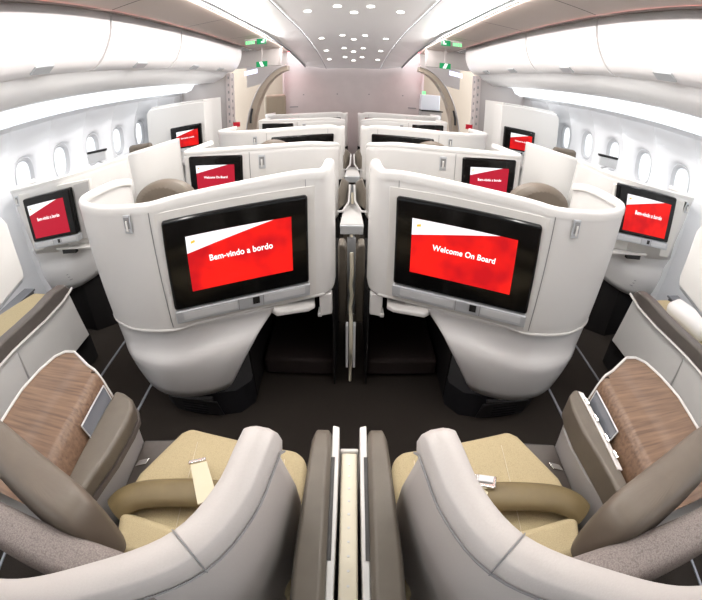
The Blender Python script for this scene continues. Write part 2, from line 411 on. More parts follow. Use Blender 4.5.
# ------------------------------------------------------------------ front end: door areas, posts, closets
def arc(cx, cz, rx, rz, a0, a1, n): return [(cx + rx * math.cos(R(a0 + (a1 - a0) * k / n)), cz + rz * math.sin(R(a0 + (a1 - a0) * k / n))) for k in range(n + 1)]
for s, side in ((-1, 'left'), (1, 'right')):
    d = struct('door_%d' % (1 if s < 0 else 2), MB().box(s * 1.2, s * 2.6, 7.6, 7.65, 0, 2.35), 'door', smooth=False)
    # curved door surround (fuselage arch)
    A = arc(1.0, .55, .66, 1.33, 0, 86, 14)
    o2 = arc(1.0, .50, .78, 1.46, 0, 86, 14)
    mk('door_arch', MB().slab([(s * x, 6.9, z) for x, z in A] + [(s * x, 6.9, z) for x, z in reversed(o2)], (0, -.25, 0)), 'door', d, angle=50)
    mk('door_seal', MB().tube([(s * (x), 6.63, z) for x, z in o2], .012, 6), 'doorgrey', d)
    mk('upper_panel', MB().slab([(s * 1.07, 6.75, 2.2), (s * 1.75, 6.75, 2.05), (s * 1.75, 6.75, 1.62), (s * 1.45, 6.75, 1.68), (s * 1.07, 6.75, 2.0)], (0, .05, 0)), 'doorgrey', d, smooth=False)
    mk('light_panel', MB().slab([(s * 1.42, 6.1, 1.90), (s * 1.62, 6.1, 1.87), (s * 1.62, 6.1, 1.80), (s * 1.42, 6.1, 1.83)], (0, .02, 0)), 'panel_blue', d, smooth=False)
    mk('handle', MB().tube([(s * 1.63, 6.6, 1.25), (s * 1.66, 6.6, 1.12), (s * 1.67, 6.6, 1.0)], .018, 8), 'black', d)
    mk('lintel', MB().box(s * 1.06, s * 1.75, 6.05, 6.2, 1.93, 2.2), 'doorgrey', d, smooth=False)
    # vertical post with fittings
    p = struct('pillar_%d' % (1 if s < 0 else 2), MB().box(s * 1.72, s * 1.80, 5.72, 5.9, 0, 1.85), 'bulk', bevel=.01, smooth=False)
    q = struct('partition_%d' % (1 if s < 0 else 2), MB().box(s * 1.80, s * 2.5, 5.74, 5.8, 0, 1.85), 'doorgrey', smooth=False)
    for k in range(9): mk('fitting', MB().box(s * 1.715, s * 1.725, 5.76, 5.80, .85 + .11 * k, .89 + .11 * k), 'groove', p, smooth=False)
    for k in range(9): mk('fitting', MB().box(s * 1.745, s * 1.765, 5.712, 5.722, .88 + .11 * k, .92 + .11 * k), 'groove', p, smooth=False)
    tag(mk('red_tag', MB().box(s * 1.60, s * 1.70, 5.70, 5.715, 1.03, 1.10), 'signred', smooth=False), 'small red tag at the foot of the %s door post' % side, 'tag')
    # closet next to the pillar
    c = thing('closet', (s * 1.9, 5.0, 0), 'tall white %s closet with small vents beside the door post' % side, 'closet')
    mk('body', MB().box(s * 1.74, s * 2.45, 4.62, 5.3, 0, 1.50), 'lightgrey', c, bevel=.008, smooth=False)
    mk('door', MB().box(s * 1.765, s * 1.98, 4.605, 4.62, .1, 1.46), 'shell', c, bevel=.004, smooth=False)
    for k in range(3): mk('vent', MB().box(s * (1.80 + .03 * k), s * (1.818 + .03 * k), 4.598, 4.606, 1.415, 1.43), 'groove', c, smooth=False)
    # exit signs
    e = thing('exit_sign', (s * 1.285, 5.8, 1.92), 'green and white exit sign hanging over the %s door' % side, 'sign')
    mk('sign_plate', MB().box(s * 1.20, s * 1.36, 5.79, 5.805, 1.90, 1.985), 'green', e, smooth=False)
    mk('pictogram', MB().add([(s * (1.245 + dx), 5.787, z) for dx, z in ((0, 1.905), (.045, 1.905), (.075, 1.98), (.03, 1.98))], [(0, 1, 2, 3)]), 'exitw', e, smooth=False)
    mk('mount', MB().box(s * 1.27, s * 1.29, 5.79, 5.805, 1.985, 2.31), 'doorgrey', e, smooth=False)
    e = thing('exit_sign', (s * 1.05, 4.75, 2.15), 'lit green exit sign on the ceiling edge, %s aisle' % side, 'sign')
    mk('sign_plate', MB().box(s * .99, s * 1.10, 4.72, 4.735, 2.115, 2.185), 'green', e, smooth=False)
    mk('pictogram', MB().add([(s * a, 4.717, z) for a, z in ((1.01, 2.13), (1.05, 2.13), (1.05, 2.15), (1.03, 2.15), (1.03, 2.175), (1.01, 2.175))], [(0, 1, 2, 3, 4, 5)]), 'exitw', e, smooth=False)
    for k in range(4): mk('lit_letter', MB().box(s * (1.13 + .028 * k), s * (1.15 + .028 * k), 4.72, 4.73, 2.125, 2.165), 'green_lit', e, smooth=False)
    mk('mount', MB().box(s * 1.0, s * 1.24, 4.722, 4.733, 2.168, 2.2), 'doorgrey', e, smooth=False)

j = thing('crew_seat', (-1.2, 7.0, 0), 'beige padded crew seat folded by the left door', 'seat')
mk('backrest', MB().prism([(-1.54, 7.2), (-1.54, 7.08), (-1.16, 7.08), (-1.16, 7.2)], .98, 1.46), 'taupe_light', j, bevel=.055, seg=5)
mk('seat_base', MB().box(-1.5, -1.2, 7.06, 7.2, .5, .94), 'taupe', j, bevel=.02)
g = thing('galley_cabinet', (1.2, 7.0, 0), 'pale blue-white galley counter and cabinet glimpsed by the right door', 'cabinet')
mk('body', MB().box(1.17, 1.52, 7.02, 7.3, 0, 1.18), 'grey', g, smooth=False)
mk('cupboard', MB().box(1.17, 1.50, 7.1, 7.3, 1.20, 1.48), 'galley', g, bevel=.01, smooth=False)
mk('counter', MB().box(1.16, 1.54, 7.0, 7.3, 1.18, 1.20), 'black', g, smooth=False)
mk('lamp', MB().box(1.18, 1.24, 7.09, 7.1, 1.48, 1.54), 'green_lit', g, smooth=False)

# ------------------------------------------------------------------ monitors
def monitor(parent, s, TL, TR, BR, BL, text, dim=False, bar=.17, dot=True, size=None, glossy_only=False, depth=.012, screen=(.13, .14, .09, .20)):
    """flat personal screen set in a shell; corners are given as seen by the viewer (left to right)"""
    TL, TR, BR, BL = map(Vector, (TL, TR, BR, BL))
    nrm = (TR - TL).cross(BL - TL).normalized()         # points away from the viewer
    def P(u, v, d=0): return TL.lerp(TR, u).lerp(BL.lerp(BR, u), v) - nrm * d
    def quad(name, u0, u1, v0, v1, d0, d1, m, par, bev=.004):
        return mk(name, MB().slab([P(u0, v0, d0), P(u1, v0, d0), P(u1, v1, d0), P(u0, v1, d0)], -nrm * (d1 - d0)), m, par, smooth=False, bevel=bev)
    bez = quad('screen_bezel', 0, 1, 0, 1 - bar, -.03, depth, 'gloss', parent, .012)
    l, r, t, b = screen
    b = 1 - bar - b * .55; l2, r2 = l, 1 - r
    if glossy_only: return bez
    e = depth + .0012
    scr = MB().add([P(l2, t, e), P(r2, t, e), P(r2, b, e), P(l2, b, e)], [(0, 1, 2, 3)])
    mk('screen', scr, 'red_dim' if dim else 'red', bez, smooth=False)
    wv = t + (b - t) * .30; wu = l2 + (r2 - l2) * .83
    mk('screen_banner', MB().add([P(l2, t, e + .0006), P(wu, t, e + .0006), P(l2, wv, e + .0006)], [(0, 1, 2)]), 'screen_white', bez, smooth=False)
    lg = MB().add([P(l2 + .045 * (r2 - l2), t + (b - t) * .10, e + .001), P(l2 + .085 * (r2 - l2), t + (b - t) * .08, e + .001), P(l2 + .085 * (r2 - l2), t + (b - t) * .125, e + .001), P(l2 + .045 * (r2 - l2), t + (b - t) * .14, e + .001)], [(0, 1, 2, 3)])
    mk('screen_logo', lg, 'logo', bez, smooth=False)
    for a, c in ((.12, .24), (.27, .34)):
        mk('screen_caption', MB().add([P(l2 + a * (r2 - l2), t + (b - t) * .095, e + .001), P(l2 + c * (r2 - l2), t + (b - t) * .075, e + .001), P(l2 + c * (r2 - l2), t + (b - t) * .087, e + .001), P(l2 + a * (r2 - l2), t + (b - t) * .107, e + .001)], [(0, 1, 2, 3)]), 'text_dark', bez, smooth=False)
    W_ = (TR - TL).length * (r2 - l2)
    me = textmesh(text, 1, .020)
    xs = [v.co.x for v in me.vertices]; wd = max(xs) - min(xs)
    sz = W_ * .61 / wd
    X = (P(r2, .45, 0) - P(l2, .45, 0)).normalized(); Y = nrm.cross(X) * 1.0
    if Y.z < 0: Y = -Y
    o = P(l2 + (r2 - l2) * .51, t + (b - t) * .50, e + .0018)
    for v in me.vertices: v.co = o + X * (v.co.x * sz) + Y * (v.co.y * sz * 1.12)
    me.materials.append(M['text'])
    ob = bpy.data.objects.new('screen_lettering', me); COL.objects.link(ob); ob.parent = bez
    # silver control bar
    if bar > 0:
        cb = quad('control_bar', .0, 1, 1 - bar + .01, 1, -.03, depth + .006, 'silver', parent, .005)
        quad('remote_panel', .06, .46, 1 - bar * .78, 1 - bar * .25, depth + .006, depth + .0075, 'silver2', cb, 0)
        quad('remote_panel', .66, .96, 1 - bar * .80, 1 - bar * .28, depth + .006, depth + .0075, 'silver2', cb, 0)
        quad('socket', .575, .625, 1 - bar * .82, 1 - bar * .3, depth + .006, depth + .008, 'black', cb, 0)
        for uu in (.47, .65): quad('seam', uu, uu + .004, 1 - bar * .9, 1 - bar * .1, depth + .006, depth + .0072, 'groove', cb, 0)
    return bez

def hook(parent, c, right, scale=1.0):
    c = Vector(c); right = Vector(right).normalized(); out = Vector((0, 0, 1)).cross(right)
    if out.y > 0: out = -out
    def q(a0, a1, z0, z1, d0, d1, m, par):
        P = [c + right * a + Vector((0, 0, z)) + out * d0 for a, z in ((a0, z0), (a1, z0), (a1, z1), (a0, z1))]
        return mk('coat_hook' if par is parent else 'hook_arm', MB().slab(P, out * (d1 - d0)), m, par, smooth=False, bevel=.004 * scale)
    k = scale
    h = q(-.024 * k, .024 * k, -.048 * k, .048 * k, -.004, .003, 'silver', parent)
    q(-.017 * k, .017 * k, -.022 * k, .036 * k, .003, .0045, 'groove', h)
    q(-.006 * k, .006 * k, -.034 * k, .02 * k, .0045, .012, 'rim', h)

# ------------------------------------------------------------------ centre pods
def lerp_path(P, n): return resample(spline(P, 6), n)

def pod_outboard(s, dy, label, text, dim=False, detail=True, glossy=False):
    """shell of a seat on the aisle side; the screen for the seat behind is on its inboard half"""
    def S(p): return (s * -p[0], p[1] + dy, p[2] if len(p) > 2 else 0)           # built for the left side, mirrored by s=+1
    t = thing('seat_pod', (s * .7, 1.8 + dy, 0), label, 'seat shell', 'centre seat pods with screens')
    rim = [(-1.27, 2.02, 1.10), (-1.285, 1.90, 1.13), (-1.325, 1.76, 1.13), (-1.325, 1.63, 1.13), (-1.25, 1.52, 1.126), (-1.10, 1.425, 1.122), (-.95, 1.38, 1.12), (-.79, 1.365, 1.123),
           (-.70, 1.405, 1.130), (-.566, 1.455, 1.139), (-.392, 1.518, 1.152), (-.205, 1.583, 1.168), (-.135, 1.603, 1.168), (-.112, 1.618, 1.168), (-.103, 1.636, 1.180), (-.096, 1.655, 1.193), (-.090, 1.70, 1.195), (-.088, 1.745, 1.17), (-.087, 1.77, 1.10)]
    if not detail: rim = [(x, y, 1.15 + (z - 1.15) * .1 - (.02 if x > -.2 else 0)) for x, y, z in rim]
    N = 60; top = lerp_path(rim, N)
    def low(p, z, k):
        """shift of the wall towards its foot; k=1 at the band"""
        x, y = p.x, p.y
        if x < -.72: f = min(1, (-.72 - x) / .45); return Vector((x + .050 * f * k, y + .0 * k, z))
        return Vector((x, y, z))
    def zb(p): return .555 + .055 * min(1, max(0, (p.x + .75) / .65)) - .055 * min(1, max(0, (-.80 - p.x) / .45))
    band = [low(p, zb(p), 1) for p in top]
    rows = []
    for f in (0, .04, .3, .6, .9, .985, 1):
        rows.append([S(low(p, p.z + (zb(p) - p.z) * f, f ** 1.2)) for p in top])
    up = mk('upper_shell', MB().loft(rows), 'shell', t, solid=.022, offset=0, angle=60)
    # thick rounded rim
    prof = [(-.0125, -.032), (-.0140, -.006), (-.009, .005), (0, .009), (.014, .009), (.022, .005), (.026, -.004), (.024, -.03)]
    rr = []
    for i, p in enumerate(top):
        tg = (top[min(i + 1, N - 1)] - top[max(0, i - 1)]); tg.z = 0; tg.normalize(); nn = Vector((-tg.y, tg.x, 0))
        rr.append([S(Vector((p.x + nn.x * a, p.y + nn.y * a, p.z + b))) for a, b in prof])
    mk('rim', MB().loft(rr, closed=True, caps=True), 'rim', t, angle=60)
    # dark groove under the rim and shadow gap at the seams
    def strip(pts, r, name='seam', m='groove', par=up): return mk(name, MB().tube([S(q) for q in pts], r, 5), m, par, smooth=False)
    def on(x, f, out=.012):
        i = min(range(N), key=lambda k: abs(top[k].x - x) + (10 if k > 50 or k < 12 else 0)); p = top[i]
        q = low(p, p.z + (zb(p) - p.z) * f, f ** 1.2)
        return Vector((q.x, q.y - out, q.z))
    strip([on(-.79, f, .0135) for f in (.05, .2, .35, .5, .65, .8, .97)], .0022)
    strip([on(-.135, f, .0125) for f in (.05, .5, .97)], .0015)
    # lower shell
    topL = lerp_path([(-1.22, 2.25, .495), (-1.265, 1.9, .495), (-1.278, 1.66, .495), (-1.205, 1.52, .505), (-1.05, 1.425, .525), (-.90, 1.388, .545), (-.76, 1.385, .56), (-.58, 1.44, .57), (-.40, 1.50, .58), (-.34, 1.53, .585)], 40)
    botL = lerp_path([(-1.08, 2.25, .15), (-1.13, 1.9, .15), (-1.145, 1.62, .15), (-1.11, 1.49, .155), (-1.03, 1.41, .16), (-.94, 1.365, .16), (-.84, 1.350, .16), (-.74, 1.355, .17), (-.65, 1.375, .185), (-.58, 1.41, .20)], 40)
    rows = []
    for f in (0, .08, .2, .30, .37, .44, .52, .75, 1):
        row = []
        for i, (a, b) in enumerate(zip(topL, botL)):
            p = a.lerp(b, f)
            g = math.sin(math.pi * f) * .052
            u = i / 39
            # recessed swoosh on the front face
            if u > .4: g += -.038 * max(0, min(1, (.44 - .18 * max(0, u - .75) * 4 - f) / .10)) * min(1, f * 9 + .15) * min(1, (u - .4) * 4)
            p = Vector((p.x - g * (1 if u < .35 else 0.25), p.y - g, p.z)); row.append(S(p))
        rows.append(row)
    lo = mk('lower_shell', MB().loft(rows), 'lower', t, solid=.014, offset=0, subd=1 if detail else 0, angle=80)
    # band between the two shells
    bp = [Vector((p.x - .004, p.y - .012, p.z)) for p in band[:N - 6]]
    mk('band', MB().tube([S(p) for p in bp], .005, 6, rz=.007), 'rim', t)
    # small print on the lower shell
    if detail:
        for k in range(4):
            z = .36 - .022 * k; x0 = -.60 - .012 * k
            mk('small_print', MB().slab([S((x0, 1.38, z)), S((x0 + .13, 1.435, z + .03)), S((x0 + .13, 1.435, z + .034)), S((x0, 1.38, z + .004))], (0, -.004, 0)), 'print', lo, smooth=False)
    # plinth and dark foot well
    pp = [(-1.03, 1.76), (-1.035, 1.6), (-1.0, 1.47), (-.92, 1.405), (-.80, 1.385), (-.68, 1.385), (-.56, 1.42), (-.50, 1.5), (-.50, 1.76)]
    mk('plinth', MB().prism([S((x, y, 0))[:2] for x, y in pp], .002, .158), 'plinth', t, angle=50)
    if detail:
        mk('plinth_rim', MB().tube([S((x, y, .15)) for x, y in [(-1.05, 1.9), (-1.062, 1.58), (-1.03, 1.455), (-.94, 1.375), (-.80, 1.352), (-.67, 1.36)]], .010, 6), 'black', t)
        v = mk('vent_cover', MB().slab([S((-.93, 1.392, .12)), S((-.66, 1.374, .12)), S((-.64, 1.38, .02)), S((-.90, 1.395, .02))], (0, -.012, 0)), 'black', t, smooth=False, bevel=.004)
        for k in range(4): mk('slot', MB().slab([S((-.86, 1.378, .095 - .018 * k)), S((-.72, 1.369, .095 - .018 * k)), S((-.72, 1.369, .088 - .018 * k)), S((-.86, 1.378, .088 - .018 * k))], (0, -.003, 0)), 'plinth', v, smooth=False)
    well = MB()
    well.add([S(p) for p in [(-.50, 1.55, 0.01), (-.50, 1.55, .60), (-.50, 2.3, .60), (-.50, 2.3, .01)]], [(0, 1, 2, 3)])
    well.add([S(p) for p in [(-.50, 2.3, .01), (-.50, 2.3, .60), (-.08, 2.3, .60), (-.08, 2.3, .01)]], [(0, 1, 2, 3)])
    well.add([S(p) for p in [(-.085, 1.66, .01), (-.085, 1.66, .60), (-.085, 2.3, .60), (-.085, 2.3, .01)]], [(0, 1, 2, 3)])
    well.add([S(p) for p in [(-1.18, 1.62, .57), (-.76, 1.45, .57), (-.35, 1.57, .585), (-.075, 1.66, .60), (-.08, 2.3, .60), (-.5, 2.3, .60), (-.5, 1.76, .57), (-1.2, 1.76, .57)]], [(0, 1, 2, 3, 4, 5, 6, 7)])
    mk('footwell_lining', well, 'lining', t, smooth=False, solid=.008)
    # screen on the angled inboard half
    V = lambda *p: Vector(S(p))
    tl, tr, br, bl = V(-.735, 1.362, 1.052), V(-.178, 1.566, 1.078), V(-.185, 1.566, .628), V(-.752, 1.362, .592)
    if s > 0: tl, tr, br, bl = tr, tl, bl, br
    if not glossy:
        mk('screen_surround', MB().slab([V(-.765, 1.366, 1.085), V(-.15, 1.592, 1.112), V(-.155, 1.592, .605), V(-.775, 1.366, .573)], Vector((0, -.006, 0))), 'frame', t, smooth=False, bevel=.008)
        monitor(t, s, tl, tr, br, bl, text, dim, bar=.135, screen=(.155 if s < 0 else .12, .12 if s < 0 else .155, .17, .30))
    else:
        for q_ in (tl, tr): q_.z = 1.075
        for q_ in (bl, br): q_.z = .62
        monitor(t, s, tl, tr, br, bl, text, glossy_only=True, bar=0)
    hk = low(Vector((-.90, 1.385, 1.03)), 1.03, .1)
    hook(t, S((-.888, 1.350, 1.055)), Vector(S((-.8, 1.365, 0))) - Vector(S((-1.0, 1.395, 0))), .82)
    if detail:
        # pull-out tray edge and latch bracket beneath the screen
        tr_ = [S(p)[:2] for p in [(-.36, 1.54), (-.33, 1.515), (-.19, 1.56), (-.165, 1.59), (-.18, 1.75), (-.36, 1.75)]]
        mk('tray_table', MB().prism(tr_, .535, .556), 'rim', t, bevel=.006, angle=50)
        br_ = mk('latch_bracket', MB().prism([S(p)[:2] for p in [(-.145, 1.60), (-.088, 1.62), (-.088, 1.70), (-.145, 1.70)]], .485, .60), 'shell', t, bevel=.008)
        mk('bracket_lip', MB().box(s * .135, s * .155, 1.595 + dy, 1.66 + dy, .485, .505), 'shell', br_, bevel=.004)
    return t

def seat_behind(s, x, y, label, z=1.12, w=.18):
    """seat seen only by its head end over the pod rim"""
    t = thing('business_seat', (s * x, y, 0), label, 'seat', 'cabin seats showing above the pods')
    mk('backrest', MB().box(s * x - .24, s * x + .24, y, y + .13, .45, z - .12), 'backfabric', t, bevel=.05, seg=4)
    rows = []
    for yy, k in ((y - .01, .80), (y + .02, 1.0), (y + .08, 1.0), (y + .12, .86)):
        rows.append([(s * x + w * k * math.cos(a), yy, z - .12 + .12 * k * math.sin(a)) for a in [math.pi * q / 16 for q in range(17)]] + [(s * x - w * k, yy, z - .26), (s * x + w * k, yy, z - .26)])
    mk('headrest', MB().loft(rows, closed=True, caps=True), 'headleather', t, subd=1)
    mk('seat_cushion', MB().box(s * x - .26, s * x + .26, y + .14, y + .66, .32, .47), 'cushion', t, bevel=.05, seg=4)
    mk('seat_base', MB().box(s * x - .23, s * x + .23, y + .16, y + .6, .0, .32), 'dark', t)
    return t

def pod_inboard(s, dy, label, text, dim=True, glossy=False, hasmon=True):
    """shell of a seat on the centreline; the screen for the seat behind is on its aisle half"""
    def S(p): return (s * -p[0], p[1] + dy, p[2] if len(p) > 2 else 0)
    t = thing('seat_pod', (s * .6, 2.8 + dy, 0), label, 'seat shell', 'centre seat pods with screens')
    rim = [(-1.13, 3.10, 1.14), (-1.13, 2.62, 1.15), (-1.105, 2.565, 1.15), (-.98, 2.545, 1.15), (-.634, 2.53, 1.15), (-.42, 2.575, 1.15), (-.27, 2.66, 1.145), (-.17, 2.78, 1.125), (-.12, 2.92, 1.105), (-.108, 3.0, 1.08)]
    N = 48; top = lerp_path(rim, N)
    rows = [[S((p.x, p.y, p.z + (z - 1.15) * 1)) for p in top] for z in (1.15, 1.1, .6)] + [[S((p.x, p.y, .54)) for p in top]]
    up = mk('upper_shell', MB().loft(rows), 'shell', t, solid=.022, offset=0, angle=60)
    rr = []
    prof = [(-.013, -.022), (-.016, -.004), (-.01, .006), (0, .010), (.02, .010), (.03, .005), (.033, -.022)]
    for i, p in enumerate(top):
        tg = (top[min(i + 1, N - 1)] - top[max(0, i - 1)]); tg.z = 0; tg.normalize(); nn = Vector((-tg.y, tg.x, 0))
        rr.append([S(Vector((p.x + nn.x * a, p.y + nn.y * a, p.z + b))) for a, b in prof])
    mk('rim', MB().loft(rr, closed=True, caps=True), 'rim', t, angle=60)
    mk('seam', MB().tube([S((-.655, 2.517, 1.12)), S((-.655, 2.517, .6))], .002, 5), 'groove', up)
    mk('lower_shell', MB().loft([[S((p.x + (.05 if p.x < -.6 else 0), p.y + .02, z)) for p in top if p.x < -.36] for z in (.54, .15)]), 'lower', t, solid=.012)
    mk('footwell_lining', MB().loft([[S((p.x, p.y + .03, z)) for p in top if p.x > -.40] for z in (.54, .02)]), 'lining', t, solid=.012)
    mk('plinth', MB().prism([S((x, y, 0))[:2] for x, y in [(-1.05, 2.62), (-.5, 2.6), (-.22, 2.8), (-.3, 2.9), (-1.05, 2.9)]], .0, .15), 'plinth', t)
    V = lambda *p: Vector(S(p))
    if hasmon:
        tl, tr, br, bl = V(-1.085, 2.535, 1.118), V(-.70, 2.515, 1.105), V(-.71, 2.515, .80), V(-1.085, 2.535, .81)
        if s > 0: tl, tr, br, bl = tr, tl, bl, br
        monitor(t, s, tl, tr, br, bl, text, dim, bar=.12, screen=(.14, .14, .20, .16))
    hook(t, S((-.575, 2.524, 1.05)), (1, 0, 0), .95)
    return t

P_BV, P_WB = 'Bem-vindo a bordo', 'Welcome On Board'
pod_outboard(-1, 0, 'large white seat pod whose screen reads Bem-vindo a bordo, left of the centre divider', P_BV)
pod_outboard(1, 0, 'large white seat pod whose big screen reads Welcome On Board, right of the centre divider', P_WB)
seat_behind(-1, .95, 1.80, 'taupe headrest of the seat rising behind the Bem-vindo a bordo pod')
seat_behind(1, .95, 1.80, 'taupe headrest of the seat rising behind the Welcome On Board pod')
pod_inboard(-1, 0, 'second-row white pod with crimson screen near the left aisle, behind the Bem-vindo pod', P_WB)
pod_inboard(1, 0, 'second-row white pod with crimson screen near the right aisle, behind the Welcome pod', P_BV)
seat_behind(-1, .60, 3.0, 'small headrest visible over the second-row pod, left of centre', z=1.13, w=.15)
seat_behind(1, .60, 3.0, 'small headrest visible over the second-row pod, right of centre', z=1.13, w=.15)
pod_outboard(-1, 2.3, 'third-row white pod with glossy black blank screen, left of centre', P_BV, detail=False, glossy=True)
pod_outboard(1, 2.3, 'third-row white pod with glossy black blank screen, right of centre', P_WB, detail=False, glossy=True)
pod_outboard(-1, 4.6, 'farthest row of white pods, just before the bulkhead, left of centre', P_BV, detail=False, glossy=True)
pod_outboard(1, 4.6, 'farthest row of white pods, just before the bulkhead, right of centre', P_WB, detail=False, glossy=True)
pod_inboard(-1, 2.32, 'far fourth-row white pod with tilted screen, left of centre', P_BV)
pod_inboard(1, 2.32, 'far fourth-row white pod with tilted screen, right of centre', P_WB)

# ------------------------------------------------------------------ near row: centre seats, right below the camera
def near_row(s):
    side = 'left' if s < 0 else 'right'
    def S(p): return (s * -p[0], p[1], p[2] if len(p) > 2 else 0)
    def V(*p): return Vector(S(p))
    # --- shell around the seat back
    t = thing('seat_shell', (s * .6, 0, 0), 'curved grey shell rim of the nearest seat, %s of the central divider' % side, 'seat shell', 'nearest seat shells')
    rim = [(-1.30, -.02, 1.03), (-.95, -.07, 1.03), (-.70, -.055, 1.03), (-.476, .012, 1.03), (-.322, .11, 1.03), (-.215, .195, 1.03), (-.165, .285, 1.035), (-.146, .36, 1.045), (-.140, .395, 1.045), (-.137, .412, 1.03)]
    N = 60; top = lerp_path(rim, N)
    rows = []
    for f in (0, .05, .2, .4, .7, 1):
        row = []
        for i, p in enumerate(top):
            z = p.z + (.30 - p.z) * f
            u = max(0, (i / (N - 1) - .86) / .14)
            row.append(S((p.x + .03 * f * u, p.y + .10 * min(1, f * 2.2) * u, z)))
        rows.append(row)
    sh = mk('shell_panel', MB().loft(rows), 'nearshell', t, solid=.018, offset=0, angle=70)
    def ribbon(a, b, name):
        prof = [(-.030, -.05), (-.0335, -.018), (-.028, -.002), (-.014, .006), (.006, .006), (.020, .0), (.025, -.012), (.024, -.05)]
        rr = []
        for i in range(a, b):
            p = top[i]; tg = (top[min(i + 1, N - 1)] - top[max(0, i - 1)]); tg.z = 0; tg.normalize(); nn = Vector((-tg.y, tg.x, 0))
            k = 1
            rr.append([S((p.x + nn.x * q * k, p.y + nn.y * q * k, p.z + r)) for q, r in prof])
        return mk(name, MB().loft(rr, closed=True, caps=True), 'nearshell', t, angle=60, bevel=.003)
    ci = min(range(N), key=lambda k: (top[k] - Vector((-.215, .195, 1.03))).length)
    ribbon(0, ci + 1, 'rim'); ribbon(ci, N, 'rim')
    def nrm_(i):
        tg = (top[min(i + 1, N - 1)] - top[max(0, i - 1)]); tg.z = 0; tg.normalize(); return Vector((-tg.y, tg.x, 0))
    pc, nc = top[ci], nrm_(ci)
    mk('seam', MB().tube([S(pc + nc * a + Vector((0, 0, b))) for a, b in [(-.0345, -.05), (-.034, -.018), (-.028, -.001), (-.014, .007), (.006, .007), (.021, .001)]], .0013, 5), 'groove', sh)
    mk('seam', MB().tube([S(top[i] + nrm_(i) * -.033 + Vector((0, 0, -.047))) for i in range(N)], .0022, 5), 'groove', sh)

    # --- seat
    q = thing('business_seat', (s * .43, .5, 0), 'nearest beige-cushioned seat with %s, %s of the divider' % ('an open belt strap' if s < 0 else 'a closed belt buckle', side), 'seat', 'cabin seats')
    cp = [(-.578, .842), (-.548, .870), (-.165, .805), (-.132, .77), (-.125, .30), (-.60, .30), (-.69, .53), (-.672, .64)]
    mk('seat_cushion', MB().prism([S(p)[:2] for p in cp], .36, .49), 'cushion', q, bevel=.028, seg=5)
    for a, b in (((-.50, .80), (-.48, .42)), ((-.20, .76), (-.19, .42))):
        mk('stitching', MB().tube([S((*a, .4915)), S((*b, .4915))], .001, 5), 'strap', bpy.data.objects[q.children[0].name], smooth=False)
    mk('seat_base', MB().prism([S(p)[:2] for p in [(-.56, .80), (-.17, .75), (-.14, .3), (-.62, .3), (-.66, .6)]], .0, .36), 'dark', q)
    mk('lumbar_cushion', MB().prism([S(p)[:2] for p in [(-.67, .475), (-.14, .43), (-.13, .30), (-.64, .33)]], .44, .525), 'cushion', q, bevel=.03, seg=5)
    # backrest leans on the shell
    c = Vector((-.56, .20, 0)); d = Vector((-.36, .105, 0)).normalized(); nrm = Vector((-d.y, d.x, 0))
    if nrm.y < 0: nrm = -nrm
    def Q(a, b, z): v = c + d * a + nrm * b; return S((v.x, v.y, z))
    def Q2(a, b, z): return S((-.545 - a, .135 + b, z))
    rows = []
    for z, back, thick, wl in ((.50, .16, .13, .25), (.70, .12, .13, .26), (.86, .08, .11, .27), (.95, .06, .10, .27), (.985, .055, .08, .26), (.995, .05, .04, .24)):
        yy0, yy1 = back + .02 * 0 - thick / 2 + .0, back + thick / 2
        row = []
        for k in range(24):
            a = 2 * math.pi * k / 24; ca, sa = math.cos(a), math.sin(a)
            row.append(Q2(wl * math.copysign(abs(ca) ** .35, ca), (yy0 + yy1) / 2 - .055 + thick / 2 * math.copysign(abs(sa) ** .6, sa), z))
        rows.append(row)
    mk('backrest', MB().loft(rows, closed=True, caps=True), 'backfabric', q, angle=60, subd=1)
    rows = []
    for z, b0, b1, wl in ((.84, .035, .080, .18), (.855, .010, .10, .205), (.90, .0, .105, .21), (.97, -.0, .105, .21), (1.01, .005, .10, .20), (1.025, .02, .085, .18)):
        row = []
        for k in range(28):
            a = 2 * math.pi * k / 28; ca, sa = math.cos(a), math.sin(a)
            row.append(Q(.045 + wl * math.copysign(abs(ca) ** .45, ca), (b0 + b1) / 2 + (b1 - b0) / 2 * math.copysign(abs(sa) ** .5, sa), z))
        rows.append(row)
    mk('headrest', MB().loft(rows, closed=True, caps=True), 'headleather', q, angle=60, subd=1)
    # padded belt and strap
    bl = [(-.69, .47, .50), (-.66, .50, .52), (-.60, .535, .53), (-.50, .56, .535), (-.40, .575, .535), (-.30, .575, .53), (-.22, .55, .52)]
    b = mk('padded_belt', MB().tube(lerp_path([S(p) for p in bl], 26), .050, 14, rz=.024), 'belt', q)
    if s < 0:
        P = [V(-.475, .668, .535), V(-.425, .688, .540), V(-.35, .545, .575), V(-.40, .51, .572)]
        st = mk('belt_strap', MB().slab(P, (0, 0, .005)), 'strap', q, smooth=False, bevel=.002)
        mk('belt_tongue', MB().slab([V(-.482, .668, .534), V(-.428, .690, .539), V(-.431, .702, .539), V(-.484, .682, .534)], (0, 0, .009)), 'metal', st, bevel=.003)
    else:
        P = [V(-.40, .60, .548), V(-.345, .625, .548), V(-.28, .52, .575), V(-.33, .49, .572)]
        st = mk('belt_strap', MB().slab(P, (0, 0, .005)), 'strap', q, smooth=False, bevel=.002)
        mk('belt_buckle', MB().slab([V(-.42, .625, .545), V(-.35, .645, .545), V(-.335, .60, .55), V(-.405, .58, .55)], (0, 0, .022)), 'metal', st, bevel=.005)
        mk('buckle_flap', MB().slab([V(-.41, .622, .567), V(-.365, .635, .567), V(-.355, .61, .57), V(-.40, .597, .57)], (0, 0, .006)), 'silver2', st, bevel=.003)
